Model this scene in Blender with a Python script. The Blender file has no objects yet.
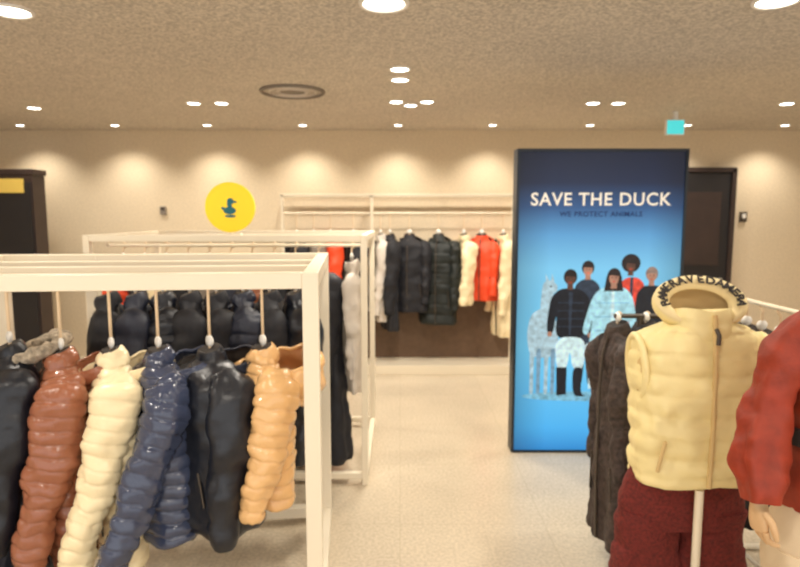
import bpy, math, random
from mathutils import Vector, Matrix, noise
random.seed(7)
sc = bpy.context.scene
sc.view_settings.view_transform = 'Standard'
try: sc.view_settings.look = 'None'
except Exception: pass
sc.view_settings.exposure = 0.25

def lin(c):
    r=[]
    for x in c:
        x=x/255.0
        r.append(x/12.92 if x<=0.04045 else ((x+0.055)/1.055)**2.4)
    return (r[0],r[1],r[2],1.0)

# ------------------------------------------------------------ materials
def mat(name, col, rough=0.6, metal=0.0, var=0.0, scale=40.0, bump=0.0, emit=0.0, ecol=None, sheen=0.0, coat=0.0, evar=False):
    m=bpy.data.materials.new(name); m.use_nodes=True
    nt=m.node_tree; b=nt.nodes["Principled BSDF"]
    b.inputs["Base Color"].default_value=lin(col)
    b.inputs["Roughness"].default_value=rough
    b.inputs["Metallic"].default_value=metal
    if sheen: b.inputs["Sheen Weight"].default_value=sheen
    if coat: b.inputs["Coat Weight"].default_value=coat
    if emit:
        b.inputs["Emission Color"].default_value=lin(ecol or col)
        b.inputs["Emission Strength"].default_value=emit
    if var or bump:
        tc=nt.nodes.new("ShaderNodeTexCoord"); n=nt.nodes.new("ShaderNodeTexNoise")
        n.inputs["Scale"].default_value=scale; n.inputs["Detail"].default_value=3
        nt.links.new(tc.outputs["Object"],n.inputs["Vector"])
        if var:
            cr=nt.nodes.new("ShaderNodeValToRGB")
            c=lin(col)
            cr.color_ramp.elements[0].position=0.3; cr.color_ramp.elements[1].position=0.7
            cr.color_ramp.elements[0].color=(c[0]*(1-var),c[1]*(1-var),c[2]*(1-var),1)
            cr.color_ramp.elements[1].color=(min(1,c[0]*(1+var)),min(1,c[1]*(1+var)),min(1,c[2]*(1+var)),1)
            nt.links.new(n.outputs["Fac"],cr.inputs["Fac"]); nt.links.new(cr.outputs["Color"],b.inputs["Base Color"])
            if evar: nt.links.new(cr.outputs["Color"],b.inputs["Emission Color"])
        if bump:
            bp=nt.nodes.new("ShaderNodeBump"); bp.inputs["Strength"].default_value=bump; bp.inputs["Distance"].default_value=0.01
            nt.links.new(n.outputs["Fac"],bp.inputs["Height"]); nt.links.new(bp.outputs["Normal"],b.inputs["Normal"])
    return m

M_white=mat("cream_enamel",(234,222,198),0.4)
M_steel=mat("brushed_steel",(200,195,188),0.3,0.8)
M_hook=mat("hanger_wood",(226,200,164),0.5)
M_hw=mat("hanger_white",(240,238,232),0.4)
M_black=mat("black_cloth",(22,22,29),0.7,var=.2,bump=.2)
M_blackp=mat("black_nylon",(22,25,34),0.36,bump=.4,scale=20)
M_navy=mat("navy_nylon",(60,68,92),0.2,bump=.45,scale=24,coat=.3)
M_navyd=mat("dark_navy_cloth",(28,33,50),0.5,bump=.3)
M_brown=mat("brown_nylon",(152,94,68),0.24,bump=.45,scale=24,coat=.2)
M_cream=mat("cream_nylon",(246,228,186),0.32,bump=.4,scale=24)
M_tan=mat("tan_nylon",(228,182,124),0.24,bump=.45,scale=24,coat=.2)
M_tanin=mat("tan_lining",(196,146,100),0.5)
M_green=mat("dark_green_cloth",(22,28,26),0.6,bump=.2)
M_orange=mat("orange_red_nylon",(238,78,38),0.5,bump=.15)
M_rust=mat("rust_red_nylon",(142,44,16),0.6,var=.2,bump=.5,scale=22)
M_grey=mat("grey_cloth",(134,124,114),0.8,bump=.3)
M_lgrey=mat("pale_grey_cloth",(212,202,190),0.8,bump=.2)
M_fur=mat("grey_fur",(166,152,132),0.95,var=.45,scale=50,bump=1.0)
M_dbrown=mat("dark_brown_quilt",(62,50,46),0.65,var=.55,scale=45,bump=.7)
M_vest=mat("butter_yellow_nylon",(238,220,160),0.45,bump=.35,scale=24)
M_vlin=mat("vest_lining",(208,178,122),0.7)
M_vband=mat("vest_hood_band",(230,210,158),0.7)
M_burg=mat("burgundy_corduroy",(104,32,26),0.85,var=.35,scale=80,bump=.5)
M_beigep=mat("beige_trouser_cloth",(210,188,156),0.8,bump=.2)
M_zip=mat("zip_dark",(70,60,50),0.4)
M_skin=mat("mannequin_wood",(206,168,124),0.5)
M_ylw=mat("yellow_acrylic",(250,210,14),0.35,emit=.12)
M_duck=mat("teal_print",(16,100,112),0.5)
M_cab=mat("dark_brown_laminate",(54,40,36),0.5,var=.15,scale=6)
M_door=mat("door_charcoal",(30,27,29),0.5)
M_panel=mat("brown_panel",(108,84,64),0.6,var=.12,scale=20)
M_frame=mat("lightbox_frame_black",(24,36,46),0.4)
M_sign_y=mat("amber_sign",(200,170,80),0.5,emit=.25)
M_teal=mat("exit_sign_teal",(70,200,205),0.4,emit=.7)
M_lamp=mat("lamp_lens",(255,252,242),0.3,emit=9.0)
M_trimw=mat("lamp_trim_white",(235,230,222),0.5)
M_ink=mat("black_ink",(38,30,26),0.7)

def plane_mat(name,col,var,scale,rough,big=.05,bump=.0):
    m=bpy.data.materials.new(name); m.use_nodes=True
    nt=m.node_tree; b=nt.nodes["Principled BSDF"]; b.inputs["Roughness"].default_value=rough
    tc=nt.nodes.new("ShaderNodeTexCoord")
    n=nt.nodes.new("ShaderNodeTexNoise"); n.inputs["Scale"].default_value=scale; n.inputs["Detail"].default_value=2
    n2=nt.nodes.new("ShaderNodeTexNoise"); n2.inputs["Scale"].default_value=1.3; n2.inputs["Detail"].default_value=3
    nt.links.new(tc.outputs["Object"],n.inputs["Vector"]); nt.links.new(tc.outputs["Object"],n2.inputs["Vector"])
    c=lin(col)
    def ramp(v):
        cr=nt.nodes.new("ShaderNodeValToRGB"); cr.color_ramp.elements[0].position=.35; cr.color_ramp.elements[1].position=.65
        cr.color_ramp.elements[0].color=(1-v,1-v,1-v,1); cr.color_ramp.elements[1].color=(1,1,1,1); return cr
    r1=ramp(var); r2=ramp(big)
    nt.links.new(n.outputs["Fac"],r1.inputs["Fac"]); nt.links.new(n2.outputs["Fac"],r2.inputs["Fac"])
    mx=nt.nodes.new("ShaderNodeMixRGB"); mx.blend_type='MULTIPLY'; mx.inputs[0].default_value=1
    nt.links.new(r1.outputs[0],mx.inputs[1]); nt.links.new(r2.outputs[0],mx.inputs[2])
    mx2=nt.nodes.new("ShaderNodeMixRGB"); mx2.blend_type='MULTIPLY'; mx2.inputs[0].default_value=1
    mx2.inputs[1].default_value=c; nt.links.new(mx.outputs[0],mx2.inputs[2])
    nt.links.new(mx2.outputs[0],b.inputs["Base Color"])
    return m,nt,b,mx2,tc
M_ceil=plane_mat("ceiling_plaster",(220,209,194),.40,70,.9)[0]
M_wall=plane_mat("wall_plaster",(232,214,184),.14,60,.85)[0]
M_floor,nt,b,mx2,tc=plane_mat("floor_terrazzo_tile",(222,206,180),.20,60,.26,big=.12)
br=nt.nodes.new("ShaderNodeTexBrick"); br.offset=0
br.inputs["Scale"].default_value=1.0; br.inputs["Brick Width"].default_value=.8; br.inputs["Row Height"].default_value=.8
br.inputs["Mortar Size"].default_value=.003
br.inputs["Color1"].default_value=(1,1,1,1); br.inputs["Color2"].default_value=(.96,.96,.96,1); br.inputs["Mortar"].default_value=(.88,.87,.85,1)
nt.links.new(tc.outputs["Object"],br.inputs["Vector"])
mm=nt.nodes.new("ShaderNodeMixRGB"); mm.blend_type='MULTIPLY'; mm.inputs[0].default_value=1
nt.links.new(mx2.outputs[0],mm.inputs[1]); nt.links.new(br.outputs["Color"],mm.inputs[2]); nt.links.new(mm.outputs[0],b.inputs["Base Color"])

# ------------------------------------------------------------ mesh builder
def catmull(keys,t):
    n=len(keys)-1; x=t*n; i=min(int(x),n-1); f=x-i
    p0=keys[max(i-1,0)];p1=keys[i];p2=keys[i+1];p3=keys[min(i+2,n)]
    return [0.5*((2*b)+(-a+c)*f+(2*a-5*b+4*c-d)*f*f+(-a+3*b-3*c+d)*f**3) for a,b,c,d in zip(p0,p1,p2,p3)]
def resample(keys,nv):
    F=[catmull(keys,i/240) for i in range(241)]
    L=[0]
    for a,b in zip(F,F[1:]): L.append(L[-1]+math.sqrt(sum((b[k]-a[k])**2 for k in range(3))+.5*(b[3]-a[3])**2))
    out=[];j=0
    for i in range(nv+1):
        s=L[-1]*i/nv
        while j<239 and L[j+1]<s: j+=1
        f=(s-L[j])/max(L[j+1]-L[j],1e-9); f=min(max(f,0),1)
        out.append([F[j][k]*(1-f)+F[j+1][k]*f for k in range(5)])
    return out

class MB:
    def __init__(s): s.v=[];s.f=[];s.mi=[];s.sm=[];s.mats=[]
    def add(s,vs,fs,m,smooth=True):
        if m not in s.mats: s.mats.append(m)
        k=s.mats.index(m); o=len(s.v)
        s.v+= [tuple(v) for v in vs]
        for f in fs: s.f.append(tuple(i+o for i in f)); s.mi.append(k); s.sm.append(smooth)
    def box(s,c,sz,m,rz=0):
        x,y,z=[q/2 for q in sz]; vs=[]
        R=Matrix.Rotation(rz,3,'Z')
        for a in(-x,x):
            for b in(-y,y):
                for d in(-z,z): vs.append(R@Vector((a,b,d))+Vector(c))
        s.add(vs,[(0,1,3,2),(4,6,7,5),(0,4,5,1),(2,3,7,6),(0,2,6,4),(1,5,7,3)],m,False)
    def tube(s,path,r,m,n=10,caps=True,closed=False):
        P=[Vector(p) for p in path]; N=len(P)
        if not isinstance(r,(list,tuple)): r=[r]*N
        vs=[];fs=[];ref=None;rings=[]
        for i,p in enumerate(P):
            if closed: T=(P[(i+1)%N]-P[i-1]).normalized()
            else: T=(P[min(i+1,N-1)]-P[max(i-1,0)]).normalized()
            if ref is None: ref=Vector((0,0,1)) if abs(T.z)<.9 else Vector((1,0,0))
            U=(ref-T*ref.dot(T)).normalized(); V=T.cross(U); ref=U
            ring=[p+(U*math.cos(2*math.pi*j/n)+V*math.sin(2*math.pi*j/n))*r[i] for j in range(n)]
            rings.append(ring); vs+=ring
        for i in range(N if closed else N-1):
            k=(i+1)%N
            for j in range(n): fs.append((i*n+j,i*n+(j+1)%n,k*n+(j+1)%n,k*n+j))
        s.add(vs,fs,m)
        if caps and not closed:
            s.add(rings[0],[tuple(reversed(range(n)))],m,False); s.add(rings[-1],[tuple(range(n))],m,False)
    def loft(s,keys,m,nu=32,nv=60,q=0,qa=0.0,wr=0.0,rk=0,ra=0.0,ref=(0,1,0),e=1.0,seed=0,caps=True,capm=None):
        vs=[];fs=[];ref=Vector(ref)
        if q: nv=int(round(q*9))
        C=resample(keys,nv)
        for i,c in enumerate(C):
            p=Vector(c[:3]); a,b=max(c[3],.002),max(c[4],.002)
            T=(Vector(C[min(i+1,nv)][:3])-Vector(C[max(i-1,0)][:3])).normalized()
            V=(ref-T*ref.dot(T)).normalized(); U=V.cross(T)
            t=i/nv; sn=abs(math.sin(math.pi*t*q)) if q else 0
            for j in range(nu):
                ph=2*math.pi*j/nu; co,si=math.cos(ph),math.sin(ph)
                cx=math.copysign(abs(co)**e,co); sx=math.copysign(abs(si)**e,si)
                d=U*cx*a+V*sx*b; dn=(U*co+V*si)
                off=0; pt=p+d
                if q:
                    off+=qa*(sn**.38-.7)
                    off+=qa*.9*noise.noise(Vector((ph*5+seed,t*q*1.1,seed)))*(1.2-sn*.6)
                    pt=pt-T*(.012*noise.noise(Vector((ph*1.2+seed,t*4,3.3))))
                    d=pt-p
                if rk: off+=ra*t*math.cos(rk*ph+seed+1.5*math.sin(2*ph+t*2))
                if wr: off+=wr*noise.noise(pt*9+Vector((seed*3.1,0,0)))+wr*.5*noise.noise(pt*22+Vector((seed*5.1,0,0)))
                vs.append(p+d+dn*off)
        for i in range(nv):
            for j in range(nu): fs.append((i*nu+j,i*nu+(j+1)%nu,(i+1)*nu+(j+1)%nu,(i+1)*nu+j))
        s.add(vs,fs,m)
        if caps:
            s.add(vs[:nu],[tuple(reversed(range(nu)))],capm or m,False); s.add(vs[-nu:],[tuple(range(nu))],capm or m,False)
    def bowl(s,c,axis,size,m,lin_m,amax=115,q=0,qa=0,thick=.12,nu=36,wr=.01):
        A=Vector(axis).normalized(); U=Vector((1,0,0)); U=(U-A*U.dot(A)).normalized(); V=A.cross(U)
        def P(al,ph,k,off=0):
            d=-A*math.cos(al)*size[1]+(U*math.cos(ph)*size[0]+V*math.sin(ph)*size[2])*math.sin(al)
            p=d*k; return Vector(c)+p+d.normalized()*(off+wr*noise.noise(p*14))
        nv=36; am=math.radians(amax); rows=[]
        for i in range(nv+1):
            al=am*i/nv; o=qa*(abs(math.sin(math.pi*i/nv*q))**.45-.6) if q else 0
            rows.append([P(al,2*math.pi*j/nu,1,o) for j in range(nu)])
        fs=[(i*nu+j,i*nu+(j+1)%nu,(i+1)*nu+(j+1)%nu,(i+1)*nu+j) for i in range(nv) for j in range(nu)]
        s.add([p for r in rows for p in r],fs,m)
        rows2=[[P(am*i/nv,2*math.pi*j/nu,1-thick) for j in range(nu)] for i in range(nv+1)]
        s.add([p for r in rows2 for p in r],[tuple(reversed(f)) for f in fs],lin_m)
        rim=[(rows[-1][j]+rows2[-1][j])/2 for j in range(nu)]
        s.tube(rim,thick*min(size)*.62,m,8,closed=True)
        return rim,A,U,V
    def sphere(s,c,r,m,nu=20,nv=12,wr=0):
        c=Vector(c); vs=[];fs=[]
        for i in range(nv+1):
            a=math.pi*i/nv
            for j in range(nu):
                b=2*math.pi*j/nu; d=Vector((math.sin(a)*math.cos(b)*r[0],math.sin(a)*math.sin(b)*r[1],math.cos(a)*r[2]))
                vs.append(c+d*(1+(wr*noise.noise(d*25) if wr else 0)))
        for i in range(nv):
            for j in range(nu): fs.append((i*nu+j,(i+1)*nu+j,(i+1)*nu+(j+1)%nu,i*nu+(j+1)%nu))
        s.add(vs,fs,m)
    def obj(s,name,loc=(0,0,0),rz=0,parent=None,bevel=0):
        me=bpy.data.meshes.new(name); me.from_pydata(s.v,[],s.f)
        for m in s.mats: me.materials.append(m)
        me.polygons.foreach_set("material_index",s.mi); me.polygons.foreach_set("use_smooth",s.sm); me.update()
        o=bpy.data.objects.new(name,me); sc.collection.objects.link(o)
        o.location=loc; o.rotation_euler=(0,0,rz)
        if parent: o.parent=parent
        if bevel:
            b=o.modifiers.new("bevel",'BEVEL'); b.width=bevel; b.segments=2; b.limit_method='ANGLE'
        return o

def text_geo(txt,size,bold=0.0,ext=.002,spacing=1.0,align='CENTER'):
    cu=bpy.data.curves.new("tmp_text",'FONT'); cu.body=txt; cu.size=size; cu.extrude=ext; cu.offset=bold
    cu.align_x=align; cu.align_y='CENTER'; cu.space_character=spacing; cu.resolution_u=3
    o=bpy.data.objects.new("tmp_text",cu); sc.collection.objects.link(o)
    bpy.context.view_layer.update()
    dg=bpy.context.evaluated_depsgraph_get(); me=o.evaluated_get(dg).to_mesh()
    vs=[v.co.copy() for v in me.vertices]; fs=[tuple(p.vertices) for p in me.polygons]
    o.evaluated_get(dg).to_mesh_clear(); bpy.data.objects.remove(o); bpy.data.curves.remove(cu)
    return vs,fs

# ------------------------------------------------------------ room shell
CE=2.62; WY=6.7; XL=-5.2; XR=5.2; Y0=-2.0
def slab(name,c,sz,m):
    b=MB(); b.box((0,0,0),sz,m); return b.obj(name,c)
slab("floor",((XL+XR)/2,(WY+Y0)/2,-.05),(XR-XL,WY-Y0,.1),M_floor)
slab("ceiling",((XL+XR)/2,(WY+Y0)/2,CE+.05),(XR-XL,WY-Y0,.1),M_ceil)
slab("wall_back",((XL+XR)/2,WY+.05,CE/2),(XR-XL,.1,CE),M_wall)
slab("wall_left",(XL-.05,(WY+Y0)/2,CE/2),(.1,WY-Y0,CE),M_wall)
slab("wall_right",(XR+.05,(WY+Y0)/2,CE/2),(.1,WY-Y0,CE),M_wall)
slab("baseboard_back",((XL+XR)/2,WY-.01,.05),(XR-XL,.02,.1),M_white)

b=MB(); b.box((0,0,1.08),(.72,.05,2.16),M_door); b.box((-.38,0,1.1),(.05,.09,2.2),M_cab); b.box((.38,0,1.1),(.05,.09,2.2),M_cab)
b.box((0,0,2.19),(.8,.09,.05),M_cab); b.box((0,-.03,1.55),(.5,.02,.8),M_cab); b.box((0,-.03,.6),(.5,.02,.8),M_cab)
b.tube([(.28,-.03,1.0),(.28,-.08,1.0),(.18,-.08,1.0)],.012,M_steel)
b.obj("door_1",(3.26,WY-.05,0),bevel=.004)
b=MB(); b.box((0,0,0),(.07,.03,.11),M_zip); b.box((0,-.017,.01),(.04,.006,.05),M_hw); b.obj("wall_card_reader",(3.80,WY-.015,1.68),bevel=.004)
b=MB(); b.box((0,0,0),(.06,.03,.09),M_grey); b.box((0,-.017,.02),(.04,.006,.03),M_zip); b.obj("wall_thermostat",(-2.62,WY-.015,1.75),bevel=.004)

b=MB(); b.box((0,0,1.04),(1.0,.2,2.08),M_cab); b.box((-.25,-.11,1.02),(.47,.02,1.96),M_door); b.box((.25,-.11,1.02),(.47,.02,1.96),M_door)
b.box((0,0,2.1),(1.03,.22,.05),M_cab); b.box((.25,-.125,1.97),(.36,.02,.13),M_sign_y)
b.tube([(-.04,-.14,.9),(-.04,-.14,1.3)],.01,M_steel); b.tube([(.04,-.14,.9),(.04,-.14,1.3)],.01,M_steel)
b.obj("wardrobe_cabinet",(-3.92,5.75,0),bevel=.005)

b=MB(); b.box((0,0,0),(.15,.05,.12),M_teal); b.box((0,.0,0),(.165,.04,.135),M_trimw)
b.box((0,0,.1),(.04,.04,.08),M_trimw)
b.obj("exit_sign",(2.46,5.5,CE-.14),bevel=.003)

# ------------------------------------------------------------ ceiling lamps
def downlight(x,y,r=.06,power=40,spot=120,tilt=None,name="recessed_downlight",blend=.7):
    b=MB(); n=28
    b.add([(r*math.cos(2*math.pi*i/n),r*math.sin(2*math.pi*i/n),-.006) for i in range(n)],[tuple(reversed(range(n)))],M_lamp,False)
    b.tube([(r*1.12*math.cos(2*math.pi*i/n),r*1.12*math.sin(2*math.pi*i/n),-.003) for i in range(n)],r*.14,M_trimw,8,closed=True)
    o=b.obj(name,(x,y,CE))
    l=bpy.data.lights.new("lamp_beam",'SPOT'); l.energy=power; l.spot_size=math.radians(spot); l.spot_blend=blend; l.shadow_soft_size=r*.9
    l.color=(1,.92,.80)
    lo=bpy.data.objects.new("lamp_beam",l); sc.collection.objects.link(lo); lo.parent=o; lo.location=(0,0,-.03)
    if tilt: lo.rotation_euler=(math.radians(tilt),0,0)
    return o
PW=42
for (x,y,r) in [(-.07,2.73,.09),(-1.76,2.83,.08),(1.62,2.7,.08),(.0,3.92,.055),(.0,4.22,.055)]:
    downlight(x,y,r,PW*1.1,160)
for (x,y) in [(-1.70,5.08),(-1.47,5.08),(-.03,5.02),(.09,5.18),(.22,5.02),(1.59,5.08),(1.80,5.08),(-3.15,5.3),(3.2,5.1)]:
    downlight(x,y,.05,PW*.65,165)
for (x,y) in [(-3.6,3.0),(3.6,2.9),(-1.8,.9),(0,.7),(1.8,.9),(-3.4,.8),(3.4,.8),(0,-1)]:
    downlight(x,y,.08,PW*1.2,160)
for x in [-3.9,-2.93,-1.98,-1.0,-.02,.95,1.95,2.95,3.95]:
    downlight(x,6.30,.038,28,115,tilt=10,name="wall_washer_downlight",blend=1)

b=MB(); n=40
for rr,tt in ((.23,.012),(.17,.008),(.11,.008)):
    b.tube([(rr*math.cos(2*math.pi*i/n),rr*math.sin(2*math.pi*i/n),-.01) for i in range(n)],tt,M_grey if rr==.23 else M_lgrey,8,closed=True)
b.tube([(0,0,0),(0,0,-.012)],.09,M_grey,24)
b.obj("ceiling_air_diffuser",(-.8,4.6,CE))

# ------------------------------------------------------------ garments
def hook(b,neck,railz,m=M_hook):
    r=.018
    path=[(0,0,neck-.02),(0,0,neck+.05),(0,0,railz-.03)]
    for a in range(0,200,25):
        t=math.radians(a-90)
        path.append((0,r*math.cos(t),railz+r*math.sin(t)))
    b.tube(path,.006,m,8)
    b.tube([(-.13,0,neck-.13),(-.07,0,neck-.07),(0,0,neck-.02),(.07,0,neck-.07),(.13,0,neck-.13)],.01,m,8)
    b.sphere((0,0,neck+.045),(.028,.012,.024),M_hw,12,8)

def garment(name,loc,rz,L=.72,W=.22,D=.09,m=M_black,kind='puffer',q=12,hood=None,hoodm=None,hk=.25,SL=.6,fwd=.08,sleeves=True,seed=0,out=.04,fur=None,flare=1.0,sr=1.0,hs=1.0):
    b=MB()
    k=[(0,0,.035,.055,.045),(0,0,.0,.07,.055),(0,0,-.03,W*.55,D*.7),(0,0,-.06,W*.84,D*.85),(0,0,-.1,W*.95,D*.95),(0,0,-.2,W*.96,D*1.05)]
    for t in (.3,.55,.8,.95,1.0):
        k.append((0,0,-.2-(L-.2)*t,W*(1+(flare-1)*t)*(.97 if t<1 else .9),D*1.1*(1+(flare-1)*t)*(1 if t<1 else .9)))
    if kind=='puffer': b.loft(k,m,q=q,qa=.011,wr=.016,e=.85,seed=seed,nu=44)
    else: b.loft(k,m,wr=.018,rk=7,ra=.017,nv=50,e=.85,seed=seed,nu=40)
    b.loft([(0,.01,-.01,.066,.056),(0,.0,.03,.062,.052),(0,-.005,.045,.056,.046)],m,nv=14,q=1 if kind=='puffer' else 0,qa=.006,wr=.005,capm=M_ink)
    b.tube([(0,-D*.55-.01,-.005),(0,-D*.9-.014,-.1),(0,-D*1.06-.014,-.25),(0,-D*1.08-.014,-L*.7),(0,-D*1.0*flare-.01,-L+.01)],.006,M_zip,6)
    if sleeves:
        for sx in (-1,1):
            x0=sx*(W*.82)
            kk=[(x0*.7,0,-.045,.035,.05),(x0*.9,0,-.07,.056,.074),(x0*.98+sx*out*.3,-fwd*.06,-.12,.064,.088),(x0+sx*out*.6,-fwd*.25,-.1-SL*.25,.062,.084),(x0+sx*out*.8,-fwd*.5,-.1-SL*.48,.056,.072),(x0+sx*out*.9,-fwd*.78,-.1-SL*.75,.048,.058),(x0+sx*out*.9,-fwd*.97,-.1-SL*.95,.042,.046),(x0+sx*out*.9,-fwd,-.1-SL,.034,.037)]
            kk=[(a,b_,c,d*sr,e_*sr) for a,b_,c,d,e_ in kk]
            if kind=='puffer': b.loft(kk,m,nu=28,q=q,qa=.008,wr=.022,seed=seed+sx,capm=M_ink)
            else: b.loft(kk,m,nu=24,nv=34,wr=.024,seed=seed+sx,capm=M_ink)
    for sx in (-1,1): b.tube([(sx*W*.62,-D*1.0,-L*.6),(sx*W*.72,-D*.92,-L*.8)],.005,M_zip,6)
    if hood:
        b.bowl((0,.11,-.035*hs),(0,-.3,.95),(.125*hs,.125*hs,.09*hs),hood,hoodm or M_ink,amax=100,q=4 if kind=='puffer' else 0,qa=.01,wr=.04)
    if fur:
        nn=36
        b.tube([((.10+.015*math.sin(i*2.3))*math.cos(2*math.pi*i/nn),.10+.09*math.sin(2*math.pi*i/nn),.02+.035*math.sin(2*math.pi*i/nn)) for i in range(nn)],[.026+.022*noise.noise(Vector((i*.9,seed,0))) for i in range(nn)],fur,12,closed=True)
    if hk: hook(b,.03,hk)
    return b.obj(name,loc,rz)

def trousers(b,x,y,z0,L,w,m,gap=.0,d=.075,seed=0,flare=1.1):
    b.loft([(x,y,z0,w*.82,d),(x,y,z0-.04,w*.85,d),(x,y,z0-.14,w*.97,d*1.1),(x,y,z0-.26,w,d*1.1)],m,wr=.01,nv=20,e=.8,seed=seed)
    for sx in(-1,1):
        hw=(w-gap)/2
        b.loft([(x+sx*w*.48,y,z0-.2,hw,d),(x+sx*w*.5,y,z0-.35,hw,d),(x+sx*w*.51,y,z0-L*.6,hw*.98*flare,d),(x+sx*w*.53,y,z0-L,hw*flare,d*1.05)],m,wr=.014,rk=5,ra=.008,nv=40,e=.8,seed=seed+sx)
    b.tube([(x-w*.84,y,z0-.01),(x,y-d,z0-.01),(x+w*.84,y,z0-.01)],.008,m,6)

def rack(name,x0,x1,y0,y1,h,rails,w=.045,m=M_white,extra=(),drop=.055,base=.06,mid=(),pivot=None,rz=0):
    b=MB()
    for x in(x0,x1):
        for y in(y0,y1): b.box((x,y,h/2),(w,w,h),m)
    for z in (h-w/2,base):
        for y in (y0,y1): b.box(((x0+x1)/2,y,z),(x1-x0-w,w*.95,w*.98),m)
        for x in (x0,x1): b.box((x,(y0+y1)/2,z),(w*.95,y1-y0-w,w*.98),m)
    for y in extra: b.box(((x0+x1)/2,y,h-w/2),(x1-x0-w,w*.7,w*.6),m)
    for x in mid: b.box((x,y1,h/2),(w,w,h),m)
    for y in rails:
        b.tube([(x0,y,h-drop-.02),(x1,y,h-drop-.02)],.011,m,12)
        for x in(x0,x1): b.box((x,y,h-drop/2-.02),(w*.5,.02,drop+.02),m)
    if pivot:
        b.v=[(v[0]-pivot[0],v[1]-pivot[1],v[2]) for v in b.v]
        return b.obj(name,(pivot[0],pivot[1],0),rz,bevel=.003)
    return b.obj(name,bevel=.003)

A=math.radians
# near left rack, standing a few degrees off the room axis
H1=1.5; RZ=A(5); PV=Vector((-.318,2.12))
rack("clothing_rack",-1.95,-.318,2.12,3.2,H1,(2.4,3.02),extra=(2.56,2.86),mid=(-1.5,),w=.058,pivot=PV,rz=RZ)
def g1(name,x,y,z,rz,**k):
    d=Matrix.Rotation(RZ,2)@(Vector((x,y))-PV)+PV
    garment(name,(d.x,d.y,z),A(rz)+RZ,hk=H1-.075-z,**k)
nz=1.125
g1("padded_jacket",-1.62,2.4,nz,-66,L=.9,m=M_navyd,kind='coat',seed=1,SL=.66)
g1("fur_collar_coat",-1.50,2.4,nz+.03,-64,L=.88,W=.2,m=M_blackp,kind='coat',fur=M_fur,seed=2)
g1("padded_jacket",-1.31,2.4,nz,-66,L=.78,W=.2,D=.085,m=M_brown,q=16,hood=M_brown,hoodm=M_brown,fwd=.15,seed=3,SL=.66,hs=1.1)
g1("padded_jacket",-1.12,2.4,nz,-64,L=.80,W=.21,D=.085,m=M_cream,q=16,hood=M_cream,hoodm=M_cream,fwd=.19,seed=4,SL=.67,hs=1.1)
g1("padded_jacket",-.94,2.4,nz,-60,L=.70,W=.21,D=.10,m=M_navy,q=15,hood=M_navy,hoodm=M_navyd,fwd=.26,seed=5,SL=.67,hs=1.2)
g1("long_coat",-.74,2.4,nz,-52,L=.66,W=.22,D=.13,m=M_blackp,kind='coat',fwd=.08,seed=6,SL=.58,flare=1.14,hood=M_navyd,sr=1.1)
g1("padded_jacket",-.53,2.4,nz,-62,L=.58,W=.18,D=.08,m=M_tan,q=12,hood=M_tan,hoodm=M_tanin,fwd=.12,seed=7,SL=.48,hs=1.4)
cols=[(M_black,'coat'),(M_navyd,'coat'),(M_blackp,'puffer'),(M_black,'coat'),(M_black,'coat'),(M_navyd,'puffer'),(M_black,'coat'),(M_blackp,'coat')]
for i,(m,kd) in enumerate(cols):
    g1("coat" if kd=='coat' else "padded_jacket",-1.36+i*.13,3.02,1.27,-70+random.uniform(-8,8),L=.8,W=.2,D=.065,m=m,kind=kd,seed=10+i,fwd=.04,out=.02)

# second rack
H2=1.58
rack("clothing_rack",-1.9,-.22,3.65,4.7,H2,(3.9,4.45),w=.04,extra=(4.18,))
cols=[(M_orange,'puffer'),(M_blackp,'puffer'),(M_cream,'coat'),(M_black,'coat'),(M_grey,'coat'),(M_navyd,'coat'),(M_brown,'puffer'),(M_black,'coat')]
for i,(m,kd) in enumerate(cols):
    garment("coat" if kd=='coat' else "padded_jacket",(-1.80+i*.14,3.9,1.36),A(-74+random.uniform(-6,6)),L=.85,W=.2,D=.06,m=m,kind=kd,hk=H2-.075-1.36,seed=30+i,fwd=.03,out=.02)
garment("long_coat",(-.68,3.9,1.36),A(-60),L=1.22,W=.2,D=.1,m=M_black,kind='coat',hk=H2-.075-1.36,seed=50,flare=1.15,SL=.66)
garment("long_coat",(-.53,3.9,1.36),A(-50),L=1.25,W=.18,D=.08,m=M_black,kind='coat',hk=H2-.075-1.36,seed=51,flare=1.6,SL=.66,sr=.9)
garment("wool_coat",(-.315,3.9,1.36),A(-82),L=.8,W=.18,D=.05,m=M_lgrey,kind='coat',hk=H2-.075-1.36,seed=52,SL=.6,out=.01,fwd=.02,sr=.7)

# round yellow sign on rack
def disc2(b,cx,cz,rx,rz,m,y,n=24,rot=0):
    c,s_=math.cos(rot),math.sin(rot)
    vs=[]
    for i in range(n):
        a=2*math.pi*i/n; u,v=rx*math.cos(a),rz*math.sin(a)
        vs.append((cx+u*c-v*s_,y,cz+u*s_+v*c))
    b.add(vs,[tuple(range(n))],m,False)
b=MB(); n=48
b.tube([(0,-.01,0),(0,.012,0)],.15,M_ylw,n)
disc2(b,0,-.02,.038,.022,M_duck,-.0125); disc2(b,.005,.035,.02,.02,M_duck,-.0126); disc2(b,.0,.008,.013,.03,M_duck,-.0127,rot=.3)
disc2(b,.03,.032,.014,.006,M_duck,-.0128); disc2(b,-.037,-.008,.015,.009,M_duck,-.0129,rot=-.6); disc2(b,.003,-.053,.034,.008,M_duck,-.0128)
b.tube([(0,.015,-.1),(0,.015,-.165)],.008,M_white); b.box((0,.02,-.162),(.12,.05,.01),M_white)
b.obj("round_logo_sign",(-1.025,3.65,H2+.167))

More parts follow.
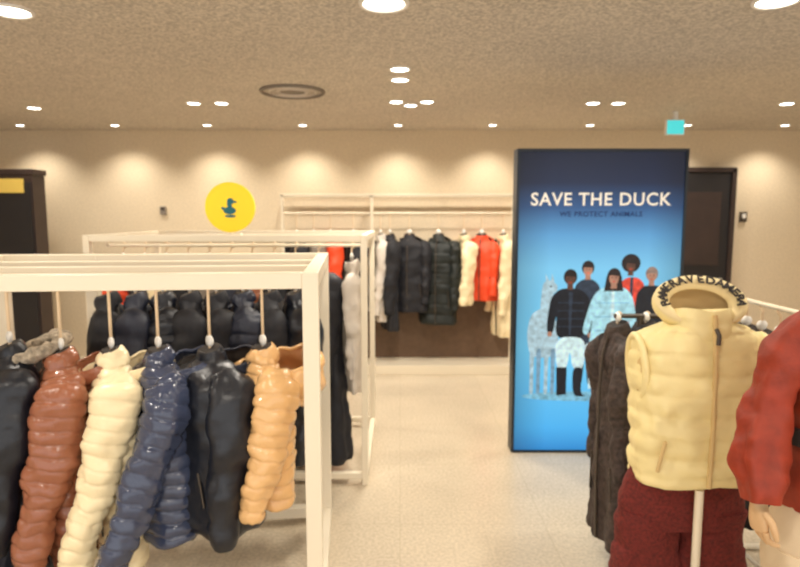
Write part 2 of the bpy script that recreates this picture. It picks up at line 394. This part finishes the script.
# ------------------------------------------------------------ back wall display
b=MB()
b.box((.2,6.48,.05),(3.0,.4,.1),M_white)
b.box((.2,6.67,.45),(2.96,.03,.7),M_panel)
for x in (-1.25,-.3,1.2): b.box((x,6.42,1.0),(.03,.03,1.84),M_white)
b.box((.2,6.42,1.91),(2.95,.03,.03),M_white)
b.box((.2,6.62,1.91),(2.95,.03,.03),M_white)
for x in (-1.25,-.3,.45,1.2,1.65): b.box((x,6.52,1.91),(.03,.2,.03),M_white)
b.tube([(-1.25,6.42,1.72),(1.67,6.42,1.72)],.011,M_white)
b.obj("wall_garment_display",bevel=.003)
def bg(name,x,rz,**k): garment(name,(x,6.42,1.45),A(rz),hk=.27,**k)
bg("wool_coat",-.21,-72,L=.88,W=.16,D=.05,m=M_lgrey,kind='coat',seed=60,out=.01,SL=.7,sr=.8)
bg("long_coat",-.11,-70,L=.98,W=.18,D=.06,m=M_black,kind='coat',seed=61,out=.01,SL=.7)
bg("padded_jacket",.10,-14,L=.78,W=.21,D=.1,m=M_black,kind='coat',seed=62,hood=M_black,out=.02,SL=.58)
bg("padded_jacket",.41,-18,L=.92,W=.21,D=.1,m=M_green,kind='puffer',q=9,seed=63,hood=M_green,out=.03,SL=.66)
bg("wool_coat",.68,-62,L=.7,W=.16,D=.055,m=M_cream,kind='coat',seed=64,out=.01,SL=.6)
bg("padded_jacket",.87,-20,L=.66,W=.18,D=.08,m=M_orange,kind='coat',seed=65,out=.0,SL=.5,hood=M_orange,sr=.85)
bg("long_coat",1.10,-70,L=1.05,W=.17,D=.055,m=M_cream,kind='coat',seed=66,out=.01,SL=.7)
bg("coat",-.5,-60,L=.9,W=.18,D=.06,m=M_black,kind='coat',seed=67)
bg("coat",-.74,-60,L=.9,W=.18,D=.06,m=M_orange,kind='coat',seed=68)
bg("coat",-.92,-60,L=.9,W=.18,D=.06,m=M_grey,kind='coat',seed=68)
bg("coat",-1.1,-60,L=.9,W=.18,D=.06,m=M_black,kind='coat',seed=69)

# ------------------------------------------------------------ poster lightbox
LX,LY,LW,LH=1.385,4.17,1.17,2.15
root=bpy.data.objects.new("advertising_lightbox",None); sc.collection.objects.link(root); root.location=(LX,LY,0)
b=MB(); b.box((0,.06,LH/2),(LW,.12,LH),M_frame)
for sx in(-1,1): b.box((sx*(LW/2-.009),-.005,LH/2),(.018,.02,LH),M_frame)
for z in (.009,LH-.009): b.box((0,-.005,z),(LW-.036,.02,.018),M_frame)
b.obj("frame",parent=root)
pm=bpy.data.materials.new("poster_print"); pm.use_nodes=True; nt=pm.node_tree; bs=nt.nodes["Principled BSDF"]
tc=nt.nodes.new("ShaderNodeTexCoord"); sp=nt.nodes.new("ShaderNodeSeparateXYZ"); nt.links.new(tc.outputs["Generated"],sp.inputs[0])
cr=nt.nodes.new("ShaderNodeValToRGB"); E=cr.color_ramp.elements
E[0].position=0; E[0].color=lin((42,134,204)); E[1].position=1; E[1].color=lin((14,26,50))
for p,c in ((.08,(70,170,232)),(.35,(112,200,240)),(.62,(118,192,230)),(.73,(86,152,202)),(.82,(44,84,132)),(.90,(20,36,66))):
    e=E.new(p); e.color=lin(c)
nt.links.new(sp.outputs["Z"],cr.inputs["Fac"])
mt=nt.nodes.new("ShaderNodeMath"); mt.operation='SUBTRACT'; mt.inputs[1].default_value=.5; nt.links.new(sp.outputs["X"],mt.inputs[0])
ab=nt.nodes.new("ShaderNodeMath"); ab.operation='ABSOLUTE'; nt.links.new(mt.outputs[0],ab.inputs[0])
mr=nt.nodes.new("ShaderNodeMapRange"); mr.inputs[1].default_value=.3; mr.inputs[2].default_value=.52; mr.inputs[3].default_value=1; mr.inputs[4].default_value=.55
nt.links.new(ab.outputs[0],mr.inputs[0])
mx=nt.nodes.new("ShaderNodeMixRGB"); mx.blend_type='MULTIPLY'; mx.inputs[0].default_value=1
nt.links.new(cr.outputs[0],mx.inputs[1]); nt.links.new(mr.outputs[0],mx.inputs[2])
dk=nt.nodes.new("ShaderNodeMixRGB"); dk.blend_type='MULTIPLY'; dk.inputs[0].default_value=1; dk.inputs[2].default_value=(.3,.3,.3,1)
nt.links.new(mx.outputs[0],dk.inputs[1])
nt.links.new(dk.outputs[0],bs.inputs["Base Color"]); nt.links.new(mx.outputs[0],bs.inputs["Emission Color"]); bs.inputs["Emission Strength"].default_value=.76
bs.inputs["Roughness"].default_value=.45
b=MB(); b.box((0,-.002,LH/2),(LW-.036,.006,LH-.036),pm); b.obj("printed_panel",parent=root)
def pmt(n,c,var=.35): return mat("print_"+n,tuple(int(q*.85) for q in c),.5,emit=.5,ecol=c,var=var,scale=26,evar=True)
p_blk=pmt("black",(18,24,36)); p_blk2=pmt("charcoal",(44,58,78)); p_skin=pmt("skin",(178,132,112),.2); p_skd=pmt("dark_skin",(96,64,52),.2); p_lb=pmt("ice_blue",(166,224,246),.25); p_lb2=pmt("pale_blue",(206,240,252),.25); p_red=pmt("red",(222,74,56))
p_gry=pmt("llama_grey",(166,200,220),.3); p_gr2=pmt("llama_shade",(120,160,192),.3); p_hr=pmt("hair",(34,24,24)); p_hg=pmt("grey_hair",(140,122,114)); p_txt=pmt("text_cream",(255,246,230),.05); p_blue=pmt("blue_trouser",(120,186,222)); p_navy=pmt("subtitle_navy",(20,50,100),.05)
fb=MB(); K=.00675; KZ=.00705; layer=[0]
def ax(u): return (u-601)*K
def az(v): return LH-(v-148)*KZ
def nxt(): layer[0]+=1; return -.0055-.00006*layer[0]
def E2(u,v,ru,rv,m,rot=0): disc2(fb,ax(u),az(v),ru*K,rv*KZ,m,nxt(),rot=rot)
def P2(pts,m):
    for _ in range(2 if len(pts)>4 else 0):
        o=[]
        for i in range(len(pts)):
            a,b_=pts[i],pts[(i+1)%len(pts)]
            o.append((a[0]*.8+b_[0]*.2,a[1]*.8+b_[1]*.2)); o.append((a[0]*.2+b_[0]*.8,a[1]*.2+b_[1]*.8))
        pts=o
    y=nxt()
    fb.add([(ax(u),y,az(v)) for u,v in pts],[tuple(range(len(pts)))],m,False)
def face(u,v,s,skin,hair,long=False,afro=False):
    if afro: E2(u,v-2,8.5*s,8*s,hair)
    else: E2(u,v-1.5,5.6*s,6.2*s,hair)
    if long: P2([(u-6*s,v-2),(u+6*s,v-2),(u+8*s,v+11*s),(u-8*s,v+11*s)],hair)
    P2([(u-2*s,v+2),(u+2*s,v+2),(u+2.6*s,v+9*s),(u-2.6*s,v+9*s)],skin)
    E2(u,v+.8,4*s,5.2*s,skin)
    E2(u-1.6*s,v,.7*s,.45*s,p_blk); E2(u+1.6*s,v,.7*s,.45*s,p_blk); E2(u,v+3.3*s,1.3*s,.4*s,p_red)
    P2([(u-3.9*s,v-2),(u-2,v-5*s),(u+3*s,v-5*s),(u+4*s,v-1.5)],hair)
# soft ground shade under the group
E2(590,394,66,5,p_blue)
# llama
P2([(528,330),(532,310),(544,303),(558,312),(562,335),(558,354),(532,354)],p_gry)
P2([(543,280),(549,275),(559,280),(559,287),(554,289),(558,318),(541,318)],p_gry)
P2([(547,277),(546,269),(550,276)],p_gry); P2([(552,277),(553,269),(556,278)],p_gry); E2(552,282,1,1,p_blk)
for u in (534,541,549,556): P2([(u-2.5,345),(u+3,345),(u+2,372),(u+2.5,392),(u-2,392),(u-1.5,372)],p_gr2 if u in(541,556) else p_gry)
# back row
P2([(576,282),(584,275),(596,275),(604,283),(606,330),(575,330)],p_blk2); face(590,265,1.15,p_skin,p_hr)
P2([(622,280),(630,273),(642,273),(650,281),(651,330),(622,330)],p_red); P2([(634,273),(637,273),(637,300),(634,300)],p_blk2); face(634,261,1.15,p_skd,p_hr,afro=True)
P2([(640,290),(648,281),(664,281),(674,290),(676,345),(640,345)],p_blk); face(656,271,1.15,p_skin,p_hg)
P2([(645,345),(670,345),(668,392),(660,392),(657,356),(654,392),(646,392)],p_blk2)
P2([(578,330),(604,330),(602,385),(593,385),(590,345),(587,385),(580,385)],p_blk2)
# black jacket person
P2([(552,293),(562,284),(582,284),(593,293),(598,326),(591,333),(588,310),(589,335),(558,335),(559,308),(555,331),(548,327)],p_blk)
P2([(558,333),(590,333),(589,366),(577,366),(574,345),(571,366),(560,366)],p_lb2)
P2([(560,364),(571,364),(571,392),(561,393)],p_blk); P2([(577,364),(588,364),(586,391),(593,394),(578,394)],p_blk)
P2([(571,288),(575,288),(574,332),(572,332)],p_blk2); E2(552,330,2.4,2.6,p_skin); E2(594,331,2.4,2.6,p_skin)
for v in (298,306,314,322): P2([(560,v),(587,v),(587,v+.9),(560,v+.9)],p_blk2)
face(572,274,1.25,p_skd,p_hr)
# blue coat woman
P2([(595,292),(606,282),(628,282),(638,293),(643,324),(636,328),(633,312),(635,348),(592,350),(597,310),(592,332),(585,328)],p_lb)
P2([(615,284),(618,284),(619,348),(615,348)],p_lb2)
for v in (298,312,326,340): P2([(598,v),(634,v),(634,v+.8),(598,v+.8)],p_blue)
P2([(600,348),(630,348),(628,385),(619,385),(616,356),(612,385),(603,385)],p_blue)
P2([(602,384),(612,384),(612,393),(601,393)],p_blk); P2([(619,384),(628,384),(630,393),(619,393)],p_blk)
face(617,273,1.25,p_skin,p_hr,long=True)
E2(600,358,9,12,p_lb2); E2(594,345,6,6,p_lb2); P2([(594,360),(598,360),(598,386),(594,386)],p_lb2); P2([(603,360),(607,360),(607,386),(603,386)],p_lb2); E2(592,344,1,1,p_blk)
def T2(txt,u,v,size,m,bold,sp=1.0,sx=1.0):
    vs,fs=text_geo(txt,size,bold,.0006,sp); y=nxt()-.001
    fb.add([(ax(u)+p.x*sx,y-p.z,az(v)+p.y) for p in vs],fs,m,False)
T2("SAVE THE DUCK",600,197,.122,p_txt,.002,1.1,.98)
T2("WE PROTECT ANIMALS",601,211,.05,p_navy,.001,1.1)
fb.obj("printed_artwork",parent=root)

# ------------------------------------------------------------ butter-yellow vest on stand
VX,VY,VZ=1.155,2.28,1.265
vr=bpy.data.objects.new("hooded_padded_vest",None); sc.collection.objects.link(vr); vr.location=(VX,VY,VZ)
b=MB()
b.loft([(0,0,.03,.1,.07),(0,0,.015,.15,.08),(0,0,-.005,.205,.095),(0,0,-.035,.235,.105),(0,0,-.09,.243,.118),(0,0,-.2,.248,.125),(0,0,-.35,.246,.13),(0,0,-.5,.238,.128),(0,0,-.57,.232,.122),(0,0,-.60,.215,.11)],M_vest,nu=72,q=8.5,qa=.014,wr=.016,e=.72,seed=3)
b.loft([(0,-.005,-.02,.125,.1),(0,-.012,.02,.122,.1),(0,-.014,.055,.112,.092),(0,-.012,.075,.1,.08)],M_vest,nu=40,q=1.6,qa=.01,wr=.008)
b.tube([(0,-.108,.07),(0,-.118,.02),(0,-.125,-.03),(0,-.136,-.15),(0,-.142,-.35),(0,-.138,-.58)],.009,M_vlin,8)
b.tube([(0,-.122,.02),(.004,-.138,-.0),(.002,-.14,-.035)],.008,M_zip,8)
for sx in(-1,1):
    b.tube([(sx*.17,-.136,-.40),(sx*.192,-.128,-.52)],.007,M_vlin,8)
    b.tube([(sx*(.234+.01*math.cos(a)),.085*math.sin(a),-.15+.125*math.cos(a)) for a in [i*math.pi/12 for i in range(24)]],.014,M_vest,10,closed=True)
    b.sphere((sx*.225,0,-.15),(.02,.075,.11),M_vlin,16,10)
b.obj("vest_body",parent=vr)
b=MB()
HC=(0,.005,.105); ha,hb,hc=.175,.12,.115
rim,AA,UU,VV=b.bowl(HC,(0,-.66,.58),(ha,hb,hc),M_vest,M_vlin,amax=92,q=3,qa=.012,thick=.10,nu=48,wr=.004)
cen=sum(rim,Vector())/len(rim)
n=60; rings=[]
for (k,dz) in ((1.05,.0),(1.0,.014),(.72,-.004),(.66,-.02)):
    rings.append([cen+UU*(ha*.97*k*math.cos(2*math.pi*j/n))+VV*(hc*.97*(k if k>.9 else k-.04)*math.sin(2*math.pi*j/n))+AA*dz for j in range(n)])
b.add([p for r in rings for p in r],[(i*n+j,i*n+(j+1)%n,(i+1)*n+(j+1)%n,(i+1)*n+j) for i in range(3) for j in range(n)],M_vband)
R=Matrix((UU,VV,AA)).transposed()
word="RAMERAVEDAMERA"
for i,ch in enumerate(word):
    a=math.radians(190-i*200/(len(word)-1))
    vs,fs=text_geo(ch,.05,.0012,.0015)
    pos=cen+UU*math.cos(a)*ha*.84+VV*math.sin(a)*hc*.81+AA*.013
    nx,ny=math.cos(a)/ha,math.sin(a)/hc
    Rz=Matrix.Rotation(math.atan2(ny,nx)-math.pi/2,3,'Z')
    b.add([pos+R@(Rz@v) for v in vs],fs,M_ink,False)
b.obj("hood",parent=vr)
b=MB()
b.tube([(0,0,.02),(0,0,.66)],.016,M_white,16); b.tube([(0,0,0),(0,0,.018)],.15,M_steel,36)
b.obj("display_stand",(VX-.015,VY-.10,0))
b=MB(); trousers(b,0,0,.0,.66,.255,M_burg,seed=5,d=.07,flare=1.12)
b.obj("corduroy_trousers",(VX-.02,VY+.03,.72))

# ------------------------------------------------------------ rack rails behind vest
def rail_rack(name,p0,p1,h,inset=0.0,m=M_white):
    b=MB(); p0=Vector(p0); p1=Vector(p1); d=(p1-p0).normalized(); s_=Vector((-d.y,d.x,0))
    for p in (p0+d*inset,p1):
        b.tube([p+Vector((0,0,.03)),p+Vector((0,0,h))],.014,m,12)
        b.tube([p+s_*.2+Vector((0,0,.016)),p-s_*.2+Vector((0,0,.016))],.015,m,12)
    b.tube([p0+Vector((0,0,h)),p1+Vector((0,0,h))],.011,m,12)
    b.tube([p0+d*inset+Vector((0,0,.1)),p1+Vector((0,0,.1))],.011,m,12)
    b.obj(name)
rail_rack("garment_rail",(1.64,2.2,0),(1.64,2.9,0),1.3)
rail_rack("garment_rail",(.985,2.72,0),(1.38,2.72,0),1.24,.12,M_zip)
for i,(y,m) in enumerate(((2.55,M_black),(2.68,M_navyd),(2.8,M_blackp))):
    garment("coat",(1.64,y,1.13),A(10),L=.8,W=.2,D=.05,m=m,kind='coat',hk=.16,seed=70+i,out=.01,fwd=.02)
for i,(x,m) in enumerate(((1.0,M_dbrown),(1.13,M_black),(1.26,M_dbrown))):
    garment("quilted_coat",(x,2.72,1.16),A(-86),L=1.0 if i==0 else .9,W=.17,D=.055,m=m,kind='puffer' if i else 'coat',q=14,hk=.08,seed=80+i,out=.005,fwd=.02,sr=.85,SL=.55)

# ------------------------------------------------------------ mannequin in rust jacket
mr_=bpy.data.objects.new("dressed_mannequin",None); sc.collection.objects.link(mr_); mr_.location=(1.40,1.80,0)
b=MB()
b.loft([(0,0,1.47,.07,.06),(0,0,1.43,.1,.075),(0,0,1.40,.17,.09),(0,0,1.36,.2,.1),(0,0,1.25,.205,.12),(0,0,1.08,.19,.12),(0,0,.98,.185,.115),(0,0,.88,.215,.13),(0,0,.80,.22,.13)],M_rust,nu=40,nv=60,wr=.02,rk=6,ra=.01,e=.88,seed=9)
b.loft([(0,0,1.41,.09,.08),(0,-.005,1.47,.085,.075),(0,-.01,1.515,.08,.07)],M_rust,nv=12,wr=.008)
b.loft([(0,0,1.05,.2,.132),(0,0,1.0,.2,.13)],M_ink,nv=4,e=.88)
b.tube([(-.17,-.115,1.02),(-.185,-.125,.94),(-.18,-.125,.86)],.016,M_ink,8)
b.tube([(0,-.085,1.47),(0,-.125,1.3),(0,-.13,1.05),(0,-.14,.82)],.007,M_zip,8)
for sx in(-1,1):
    b.loft([(sx*.13,0,1.385,.05,.06),(sx*.18,0,1.335,.066,.076),(sx*.222,-.005,1.25,.064,.072),(sx*.268,-.01,1.13,.066,.07),(sx*.305,-.04,1.0,.07,.07),(sx*.32,-.07,.91,.066,.066),(sx*.325,-.085,.85,.052,.054)],M_rust,nu=30,nv=60,wr=.022,rk=4,ra=.008,seed=4+sx,capm=M_ink)
b.obj("jacket",parent=mr_)
b=MB()
for sx in(-1,1):
    X=sx*.325; Y=-.088; Z0=.065
    b.loft([(X,Y,.83+Z0,.026,.02),(X,Y,.78+Z0,.026,.019),(X,Y-.004,.755+Z0,.022,.036),(X,Y-.006,.72+Z0,.018,.042),(X,Y-.008,.70+Z0,.014,.038)],M_skin,nu=18,nv=20)
    for i,(dy,ln) in enumerate(((-.036,.062),(-.014,.072),(.009,.068),(.031,.054))):
        p=Vector((X,Y-.006+dy,.71+Z0))
        b.tube([p,p+Vector((-sx*.006,0,-ln*.35)),p+Vector((-sx*.022,0,-ln*.62)),p+Vector((-sx*.042,0,-ln*.72))],[.0098,.009,.008,.006],M_skin,10)
    b.tube([(X,Y-.03,.762+Z0),(X-sx*.01,Y-.052,.74+Z0),(X-sx*.018,Y-.06,.71+Z0),(X-sx*.024,Y-.058,.69+Z0)],[.012,.011,.0095,.007],M_skin,10)
b.loft([(0,0,1.44,.06,.055),(0,0,1.52,.05,.05),(0,-.01,1.57,.052,.058),(0,-.02,1.61,.064,.08),(0,-.015,1.68,.075,.095),(0,-.005,1.76,.07,.09),(0,0,1.80,.04,.05),(0,0,1.81,.005,.006)],M_skin,nu=28,nv=40)
b.loft([(0,-.1,1.67,.008,.006),(0,-.115,1.645,.012,.014),(0,-.1,1.63,.008,.006)],M_skin,nu=10,nv=8)
b.obj("mannequin_form",parent=mr_)
b=MB(); trousers(b,0,0,.86,.80,.23,M_beigep,seed=8,d=.11,flare=1.05)
for sx in(-1,1): b.loft([(sx*.1,.06,.045,.035,.04),(sx*.1,0,.045,.04,.044),(sx*.105,-.09,.035,.044,.032),(sx*.105,-.15,.025,.03,.02)],M_hw,nu=18,nv=18,ref=(0,0,1))
b.box((0,0,.008),(.42,.42,.016),M_steel)
b.obj("trousers_and_base",parent=mr_)

# ------------------------------------------------------------ world + camera
w=bpy.data.worlds.new("world"); sc.world=w; w.use_nodes=True
w.node_tree.nodes["Background"].inputs[0].default_value=(1,.975,.95,1); w.node_tree.nodes["Background"].inputs[1].default_value=1.4
cd=bpy.data.cameras.new("camera"); cam=bpy.data.objects.new("camera",cd); sc.collection.objects.link(cam)
cd.sensor_width=36; cd.lens=27; cd.clip_start=.05
cam.location=(0,0,1.7); cam.rotation_euler=(math.radians(90-6.5),0,0)
cd.dof.use_dof=True; cd.dof.focus_distance=1.0; cd.dof.aperture_fstop=5.0
sc.camera=cam
